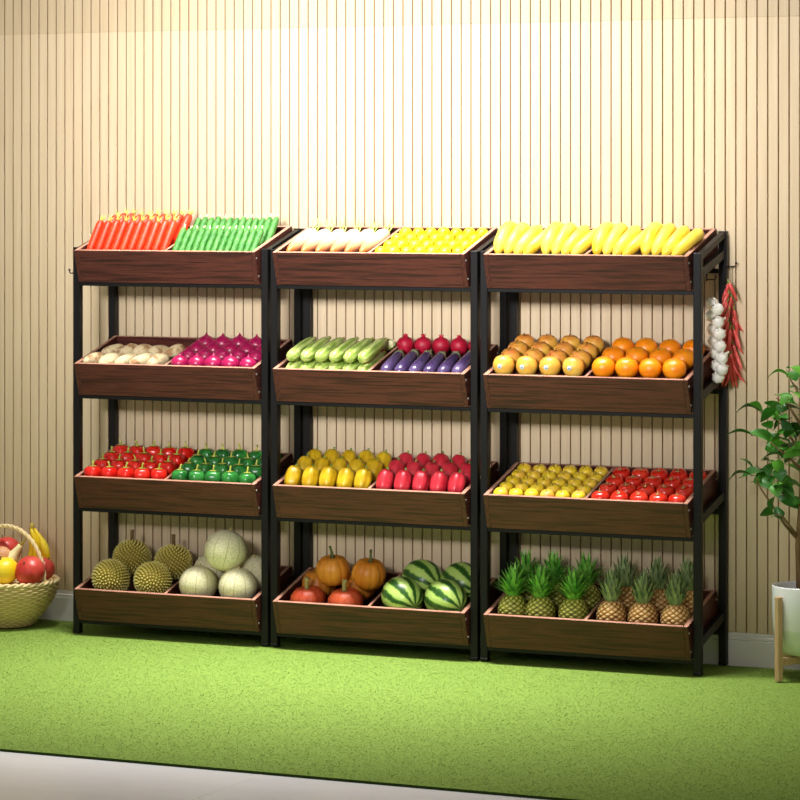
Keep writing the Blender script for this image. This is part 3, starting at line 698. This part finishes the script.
# right rack, top: four hands of bananas
f = FLN[2][0]
def bananas(u0, nb, label):
    rt = empty('banana_bunch'); T = TM(2, 0); rt.matrix_world = T @ Matrix.Translation((u0, .024, f))
    tag(rt, label, 'bananas', 'banana bunches on the top shelf')
    for q in range(nb):
        pts = []; rad = []; n = 14; k_ = q-(nb-1)/2
        lean_ = .10+.30*q; low = .010*max(0, q-1)
        for s in range(n):
            t = s/(n-1); ar = .055*math.sin(PI*t)**.9
            xx = k_*(.0335+.009*t) + ar*lean_*.8 - max(0, t-.72)*k_*.085
            pts.append(Vector((xx, .008+t*.222-.004*q*(1-t), .0225+ar*(1-.18*lean_)*(1-.2*t) + .024*t - low*t)))
            rad.append((.0238 if q == 0 else .0222)*max(.16, min(1, (t/.13)**.5 if t < .13 else 1) * (1 if t < .70 else 1-.74*((t-.70)/.30)**.9)))
        b = MB(); b.tube(pts, rad, 10)
        bo = link('banana', b.mesh('banana', M['banana']), rt)
        b = MB(); d = (pts[0]-pts[1]).normalized(); b.tube([pts[0]-d*.001, pts[0]+d*.004], [.0034,.0026], 7)
        link('tip', b.mesh('tip', M['bark']), bo)
    b = MB(); b.tube([Vector((.018, .218, .045)), Vector((.022, .230, .050)), Vector((.026, .240, .060))], [.015,.012,.010], 9)
    link('stem', b.mesh('stem', M['banstem']), rt)
for q, (u0, lab) in enumerate(((.118, 'yellow banana bunch at far left of the top shelf, beside the lemons'), (.297, 'yellow banana bunch second from left, left of the divider'),
                               (.487, 'yellow banana bunch third from left, right of the divider'), (.666, 'yellow banana bunch at far right of the top shelf'))):
    bananas(u0, 4, lab)
# right rack, second shelf: mangoes and oranges
lo, hi = HALF[0]; f = FLN[2][1]
us = spread(lo, hi-.006, 4)
for a in range(4):
    for c, u in enumerate(us):
        K = MANGOS if a == 0 else MANGO
        lab = (f"yellow mango with white round sticker, {ORD[c]} from left in front row" if a == 0 else f"orange yellow mango, {ORD[c]} from left in {rowname(a,4)} row left of oranges")
        K.put(P(2, 1, u, V0+.037+a*.0675, f+.0365+.0025*a), lab, 'mango', 'mangoes on the second shelf', (TN() if a else rx(.1) @ rz(jit(.12))) @ (rz(jit(.12))), 1.0 if a == 0 else .97)
grid(ORA, 2, 1, 1, 4, 3, .041, .0385, 'bright orange', 'orange', 'oranges on the second shelf', 'right of the mangoes', du=.0865, rotf=lambda: TN() @ rx(jit(.3)) @ rz(jit(3)))
# right rack, third shelf
grid(YAP, 2, 2, 0, 6, 5, .0275, .0265, 'yellow apple', 'apple', 'yellow apples', 'left of the tomatoes', du=.0585, scale=(.925,.945), rotf=lambda: TN() @ rx(jit(.15)) @ rz(jit(3)))
grid(TOM, 2, 2, 1, 5, 4, .033, .0265, 'shiny red tomato', 'tomato', 'tomatoes on the third shelf', 'right of the yellow apples', du=.0705, scale=(.98,1.0), rotf=lambda: TN() @ rx(jit(.2)) @ rz(jit(3)))
# right rack, bottom: pineapples
f = FLN[2][3]
for K, side, pxs, desc, row, v in ((PING, 0, (508.5,540,573), 'green pineapple with bright leafy crown', 'front', .075), (PING, 0, (522,553,586), 'green pineapple with bright leafy crown', 'back', .197),
                                (PINO, 1, (611,642.5,676), 'golden ripe pineapple with dusty crown', 'front', .075), (PINO, 1, (624,657,689), 'golden ripe pineapple with dusty crown', 'back', .197)):
    for c, px in enumerate(pxs):
        p = None; u = u_of(px, 2, 3, v, f+.03); u = min(max(u, HALF[side][0]+.0585), HALF[side][1]-.0585)
        K[(c+(row == 'back')) % 3].put(P(2, 3, u, v, f+.014), f"{desc}, {ORD[c]} from left in {row} row of the bottom shelf", 'pineapple', 'pineapples on the bottom shelf', rz(jit(3)), 1.0)

# ------------------------------------------------------------------ garlic braid and chili string on the hooks
ha, hb = HOOKS['a'], HOOKS['b']
g = empty('garlic_braid', ha); tag(g, 'braid of white garlic bulbs hanging from the front hook of the right rack', 'garlic')
def loc_at(px, py, Y, o): return at(px, py, Y) - o
ga = [(712,303),(717.5,309),(711.5,316),(718,322),(713,329),(719.5,334),(714,341),(720,346),(716,353),(721.5,358),(717,365),(722,369),(718,377)]
GY = ha.y
b = MB(); b.tube([(0,0,.0025), (.001,0,-.02), (.002,0,-.05)] + [tuple(loc_at(px, py, GY+.004, ha)) for px, py in [(714,306),(715,322),(716.5,340),(719,360),(720,374)]], .0022, 6)
link('cord', b.mesh('cord', M['cord']), g)
gm = MB(); gm.lathe([(1e-4,-.017),(.008,-.0165),(.0165,-.010),(.019,-.001),(.0165,.008),(.009,.0155),(.0045,.021),(.003,.03),(1e-4,.031)], 24, rf=lambda a, t: 1+.16*abs(math.sin(3.5*a))-.1)
gmesh = gm.mesh('bulb', M['garlic'])
for q, (px, py) in enumerate(ga):
    o = link('bulb', gmesh, g); p = loc_at(px, py, GY + (-.014 if q % 2 else .006), ha)
    o.matrix_local = Matrix.Translation(p) @ (ry((.9 if q % 2 else -.9)+jit(.2)) @ rx(-.9+jit(.5)) @ rz(jit(3))).to_4x4() @ Matrix.Scale(1.16, 4)
c = empty('chili_string', hb); tag(c, 'string of small red chilies hanging from the rear hook of the right rack', 'chilies')
CY = hb.y
b = MB(); b.tube([(0,0,.0025), (.0005,0,-.03)] + [tuple(loc_at(px, py, CY, hb)) for px, py in [(729.5,300),(730,330),(731,350),(731.5,365)]], .0018, 6)
link('cord', b.mesh('cord', M['cord']), c)
chm = []
for q in range(3):
    b = MB(); bend = (.006, -.005, .010)[q]
    b.tube([Vector((bend*(s/8)**2*2, 0, -.062*s/8)) for s in range(9)], [.0035,.0056,.0062,.006,.0055,.0047,.0037,.0024,.0007], 8)
    s_ = MB(); s_.tube([(0,0,-.001),(0,0,.006),(.002,0,.013)], [.0033,.0016,.0013], 6)
    chm.append((b.mesh('chili', M['chili']), s_.mesh('stalk', M['greenstem'])))
chl = [(728,284,12),(729,283,-28),(726,290,25),(731,297,5),(727,302,20),(732,305,-8),(729,310,10),(725.5,314,18),(733,314,-14),(728,322,14),(731,326,-4),(726.5,330,20),(734,330,-22),(730,336,6),(728,342,16),(733,344,-16),(727,350,24),(731,354,-5),(735,352,-26),(729,358,10),(733,360,-14),(727.5,362,26),(731,367,0),(734,366,-24),(730,370,14)]
chl += [(px+jit(3), py+5+jit(3), dg+jit(12)) for px, py, dg in chl[2:22]]
for q, (px, py, dg) in enumerate(chl):
    pp = loc_at(px, py, CY+(-.012,.0,.010)[q % 3], hb)
    if pp.x+hb.x < PER*2+.829: pp = loc_at(px, py, .238, hb)
    o = link('chili', chm[q % 3][0], c); o.matrix_local = Matrix.Translation(pp) @ (ry(R(dg*.9)) @ rx(jit(.3)) @ rz(jit(3))).to_4x4() @ Matrix.Scale(1.15, 4)
    link('stalk', chm[q % 3][1], o)

# ------------------------------------------------------------------ basket of fruit at the left
BC = Vector((at(7, 600, .085).x, .085, GZ))
bk = empty('fruit_basket', BC); tag(bk, 'round woven straw basket with tall hoop handle on the turf, beside the left rack', 'basket')
def bprof(t):   # outer wall
    return (.100 + .092*math.sin(t*PI/2)**1.15 + .003*math.sin(t*3), .004 + .164*t**1.05)
b = MB(); nr, ns = 84, 132; rows = 21; staves = 22
vs = []; fs = []; tn = []
for i in range(nr):
    t = i/(nr-1); r0, z0 = bprof(t); row = int(t*rows*.9999); rp = abs(math.sin(t*rows*PI))
    for j in range(ns):
        a = 2*PI*j/ns; wv = math.cos(a*staves+PI*(row % 2))
        r1 = r0 + .0042*wv*rp + .0022*rp
        vs.append((r1*math.cos(a), r1*math.sin(a), z0)); tn.append(.25+.75*rp*(.6+.4*wv))
for i in range(nr-1):
    for j in range(ns): fs.append((i*ns+j, i*ns+(j+1) % ns, (i+1)*ns+(j+1) % ns, (i+1)*ns+j))
b.add(vs, fs, 0, tn)
ip = [bprof(1-q/11) for q in range(12)]
b.lathe([(r_-.010, z_) for r_, z_ in ip] + [(1e-4, .010)], 66, tf=lambda a, t: .5)
b.lathe([(1e-4,.0),(.096,.0),(.102,.005)], 66)
link('body', b.mesh('body', M['weave'], tone=True), bk)
b = MB()
for s in range(2):
    b.tube([( (.191+.0045*math.cos(10*th*2+s*PI))*math.cos(th), (.191+.0045*math.cos(10*th*2+s*PI))*math.sin(th), .169+.0045*math.sin(10*th*2+s*PI)) for th in [2*PI*q/160 for q in range(161)]], .0058, 7, cap=False, tone=.75)
link('rim', b.mesh('rim', M['weave'], tone=True), bk)
b = MB(); hw, hh = .182, .215
ax = Vector((1, -.14, 0)).normalized()
for s in range(3):
    pts = []
    for q in range(121):
        th = PI*q/120; ph = q*.42+s*2*PI/3
        base = ax*(hw*1.0*math.cos(th)) + Vector((0,0,.160 + hh*math.sin(th)**.9))
        nrm = (ax*math.cos(th)+Vector((0,0,math.sin(th)))); sd = Vector((-ax.y, ax.x, 0))
        pts.append(base + nrm*.0042*math.cos(ph) + sd*.0042*math.sin(ph))
    b.tube(pts, .0048, 6, tone=.75)
link('handle', b.mesh('handle', M['weave'], tone=True), bk)
# fruit in it
b = MB(); b.lathe([(1e-4,-.050),(.020,-.050),(.045,-.034),(.057,-.008),(.056,.016),(.042,.038),(.022,.047),(.006,.045),(1e-4,.042)], 30, rf=lambda a, t: 1+.015*math.cos(5*a))
s_ = MB(); s_.tube([(0,0,.040),(.001,0,.052),(.004,0,.058)], [.003,.0025,.003], 7)
YM = mk([('yellow_melon', b, M['pear'], 0), ('stem', s_, M['bark'], 0)])
b = MB(); b.lathe(ball(.066, .060, 19, .9), 40, rf=lambda a, t: 1-.03*(1-abs(math.sin(5*a)))**3)
s_ = MB(); s_.tube([(0,0,.056),(.001,0,.066),(.004,0,.072)], [.004,.003,.003], 7)
RG = mk([('red_squash', b, M['redgourd'], 0), ('stem', s_, M['bark'], 0)])
b = MB(); b.lathe(ball(.048, .045, 15), 26); s_ = MB(); s_.lathe([(.006,.043),(.004,.046),(1e-4,.047)], 8)
PE = mk([('peach', b, M['peach'], 0), ('stem_end', s_, M['bark'], 0)])
b = MB(); b.lathe([(1e-4,-.062),(.020,-.060),(.033,-.045),(.036,-.028),(.029,-.004),(.019,.02),(.0135,.045),(.011,.062),(1e-4,.066)], 24)
s_ = MB(); s_.tube([(0,0,.062),(.002,0,.082),(.006,0,.098)], [.009,.006,.0045], 8)
PS_ = mk([('pale_squash', b, M['palegourd'], 0), ('stem', s_, M['banstem'], 0)])
by_ = BC.y
YM.put(at(4, 571, by_-.09), 'round yellow melon at the front of the straw basket', 'melon', None, rx(.2) @ ry(-.2), 1.0)
RG.put(at(30, 571, by_-.062), 'ribbed red squash at the front of the straw basket', 'squash', None, rx(.9) @ rz(.3), .88)
RG.put(at(43.5, 568.5, by_+.03), 'ribbed red squash at the right of the basket, behind the handle', 'squash', None, ry(.5) @ rz(1), .68)
RG.put(at(6, 551, by_+.055), 'dull red squash at the back left of the straw basket', 'squash', None, ry(-.3) @ rz(2), .88)
PE.put(at(1.5, 556, by_-.035), 'tan peach resting between yellow melon and back squash', 'peach', None, rx(.5), .80)
PS_.put(at(13, 556, by_-.02), 'pale yellow squash with pointed neck leaning in the basket', 'squash', None, ry(.62) @ rx(-.1), .85)
rt = empty('banana_bunch', at(34, 551, by_+.075)); tag(rt, 'bunch of greenish yellow bananas standing upright in the straw basket', 'bananas')
for q in range(4):
    pts = []; rad = []
    for s in range(13):
        t = s/12; x = -.028 + .019*q; bendx = .028*math.sin(PI*t)*(.6+.25*q)
        pts.append(Vector(((x*.9)*(1-t)+(-.012+.003*q)*t + bendx, -.012*(q % 2)+.006*q, -.07+.155*t - .012*q*(1-t))))
        rad.append(.0175*max(.2, min(1, (t/.14)**.5 if t < .14 else 1)*(1 if t < .68 else 1-.75*((t-.68)/.32))))
    b = MB(); b.tube(pts, rad, 9); link('banana', b.mesh('banana', M['pear']), rt)
b = MB(); b.tube([(-.012,.004,.08),(-.012,.005,.092),(-.010,.006,.105)], [.012,.009,.007], 8); link('stem', b.mesh('stem', M['banstem']), rt)

# ------------------------------------------------------------------ potted tree at the right
PC = Vector((at(806.5, 650, .12).x, .12, GZ))
stand = empty('plant_stand', PC); tag(stand, 'light oak plant stand holding the white pot', 'plant stand')
RP = .118
for q in range(4):
    a = R(-118) + q*PI/2; d = Vector((math.cos(a), math.sin(a), 0))
    b = MB(); Mx = Matrix.Translation(d*(RP+.0125)) @ Matrix.Rotation(a, 4, 'Z')
    b.box((-.011, -.011, 0), (.011, .011, .285), Mx, bev=.003); link('leg', b.mesh('leg', M['oak'], smooth=False), stand)
for q in range(2):
    a = R(-118) + q*PI/2; b = MB(); Mx = Matrix.Rotation(a, 4, 'Z')
    b.box((-RP-.002, -.0105, .052+.001*q), (RP+.002, .0105, .078-.001*(1-q)), Mx, bev=.002); link('cross_bar', b.mesh('cross_bar', M['oak'], smooth=False), stand)
pt = empty('potted_tree', PC + Vector((0,0,.0785))); tag(pt, 'leafy green potted tree in white ceramic pot on wooden stand at right edge', 'plant')
b = MB(); b.lathe([(1e-4,0),(.062,.0),(.082,.008),(.098,.028),(.108,.055),(.113,.09),(.1165,.15),(.1175,.232),(.1165,.236),(.112,.236),(.110,.228),(.108,.19),(1e-4,.19)], 56)
link('pot', b.mesh('pot', M['pot']), pt)
b = MB(); b.lathe([(1e-4,.214),(.05,.215),(.106,.212),(.106,.195),(1e-4,.195)][::-1], 30, rf=lambda a, t: 1); link('soil', b.mesh('soil', M['soil']), pt)
PO = PC + Vector((0,0,.0785)); YT = PC.y
def pl(px, py, dy=0): return at(px, py, YT+dy) - PO
b = MB(); b.tube([pl(800, 597), pl(799, 575), pl(798, 545), pl(801, 500), pl(804, 450), pl(805, 400)], [.012,.0105,.0095,.008,.006,.003], 10)
link('trunk', b.mesh('trunk', M['trunk']), pt)
branches = [[(798,540,0),(785,525,-.02),(772,505,-.03),(761,489,-.04),(756,478,-.04)], [(800,520,0),(812,500,.03),(828,480,.04)], [(802,470,0),(786,455,-.03),(770,442,-.04)],
            [(803,455,0),(782,425,.0),(772,412,.02)], [(804,430,0),(788,405,-.02),(776,398,-.03)], [(805,410,0),(796,388,0),(788,376,.01)], [(804,440,0),(822,420,.02),(838,405,.03)], [(799,538,0),(782,516,-.05),(774,514,-.06)]]
for br in branches:
    b = MB(); n = len(br); b.tube([pl(*q) for q in br], [.0055-.0035*i_/(n-1) for i_ in range(n)], 7); link('branch', b.mesh('branch', M['trunk']), pt)
def leaf(p, q, w, droop, roll):
    p = Vector(p); q = Vector(q); d = q-p; L_ = d.length; d.normalize()
    s = d.cross(Vector((0,0,1)))
    s = s.normalized() if s.length > .15 else Vector((1,0,0))
    s = Matrix.Rotation(roll, 3, d) @ s; up = s.cross(d)
    vs = []; fs = []; n = 9
    for i_ in range(n):
        t = i_/(n-1); ww = w*math.sin(PI*min(1, t*.96+.02))**.8*(1-.35*t) + .0008
        c_ = p + d*L_*t + up*droop*L_*math.sin(PI*t)
        vs += [c_-s*ww+up*ww*.28, c_, c_+s*ww+up*ww*.28]
    for i_ in range(n-1):
        o_ = i_*3; fs += [(o_,o_+1,o_+4,o_+3),(o_+1,o_+2,o_+5,o_+4)]
    b = MB(); b.add(vs, fs); b.tube([p-d*.012-up*.002, p+d*L_*.1], [.0014,.0011], 5)
    return link('leaf', b.mesh('leaf', M['leaf']), pt)
LV = [(270,105,178,112,.3),(300,90,255,70,.2),(300,150,258,150,.2),(160,240,60,242,.3),(165,238,112,205,.1),(225,242,168,200,.15),(215,230,155,275,.1),(235,238,248,204,.1),(225,240,330,245,.2),
      (195,300,162,278,.1),(238,302,272,282,.1),(222,312,290,336,.15),(125,325,22,326,.15),(115,312,215,358,.1),(235,365,305,392,.15),(242,402,158,420,.15),(240,410,322,402,.15),(128,456,74,414,.1),
      (122,478,28,508,.25),(85,482,165,462,.1),(128,500,205,488,.15),(196,480,186,522,.1),(198,428,240,470,.1),(228,470,262,552,.15),(205,520,282,562,.15),(222,560,302,604,.15),(240,562,292,508,.1),
      (204,625,152,630,.15),(206,632,246,620,.1),(190,352,215,395,.1),(250,335,300,310,.1),(262,440,305,470,.1),(180,470,232,450,.1),(160,500,195,530,.1),(250,500,310,530,.1),(290,440,340,420,.1),
      (210,265,258,262,.12),(252,205,300,215,.12),(168,420,210,436,.1),(270,380,318,372,.1),(232,345,196,372,.12),(176,455,140,486,.1),(262,520,228,512,.1),(280,590,318,570,.1),(262,85,292,118,.1),(276,160,312,190,.12),(190,245,230,268,.1),(248,430,290,418,.1)]
for q, (x0, y0, x1, y1, dr) in enumerate(LV):
    dy = (-.07,-.02,.05,.0,-.045,.03)[q % 6]
    p = pl(720+x0/3.81, 350+y0/3.81, dy); e = pl(720+x1/3.81, 350+y1/3.81, dy+(-.035,.02,-.01)[q % 3])
    leaf(p, e, random.uniform(.027,.034)*(0.6 if q in (0,3,12,17) else 1), dr, jit(.6)+.35)
for q in range(22):
    px, py = random.uniform(768, 802), random.uniform(392, 500); a = random.uniform(-2.6, .6); l_ = random.uniform(14, 20); dy = jit(.08)
    leaf(pl(px, py, dy), pl(px+l_*math.cos(a), py-.5*l_*math.sin(a)+5, dy+jit(.04)), random.uniform(.022,.029), .15, jit(.7))
for q in range(26):
    px, py = random.uniform(806, 862), random.uniform(370, 540); a = random.uniform(-.9, .9); l_ = random.uniform(15, 24); dy = jit(.09)
    leaf(pl(px, py, dy), pl(px+l_*math.cos(a), py+l_*math.sin(a), dy+jit(.04)), random.uniform(.024,.031), .15, jit(.7))

# ------------------------------------------------------------------ light
w = bpy.data.worlds.new('world'); S.world = w; w.use_nodes = True
w.node_tree.nodes['Background'].inputs[0].default_value = (1.0, .92, .79, 1); w.node_tree.nodes['Background'].inputs[1].default_value = .35
def area(name, loc, target, sx, sy, power, col=(1,1,1), spreadv=180):
    l = bpy.data.lights.new(name, 'AREA'); l.shape = 'RECTANGLE'; l.size = sx; l.size_y = sy; l.energy = power; l.color = col; l.spread = R(spreadv)
    o = bpy.data.objects.new(name, l); COL.objects.link(o); o.location = loc
    o.rotation_euler = (Vector(target)-Vector(loc)).to_track_quat('-Z', 'Y').to_euler(); return o
area('ceiling_light', (1.25, -.42, 4.2), (1.25, -.50, .6), 2.2, .45, 60, (1, .97, .94), 56)
area('wall_washer', (1.1, -.55, 3.05), (1.1, .3, 1.75), 1.0, .15, 12, (.86, .92, 1))
area('front_softbox', (2.4, -8.2, 3.0), (1.15, .3, 2.1), 1.8, 1.0, 40, (.97, .97, 1), 28)
vs_ = S.view_settings; vs_.view_transform = 'Standard'; vs_.look = 'None'; vs_.exposure = 0.0; vs_.gamma = 1.0; vs_.use_curve_mapping = False
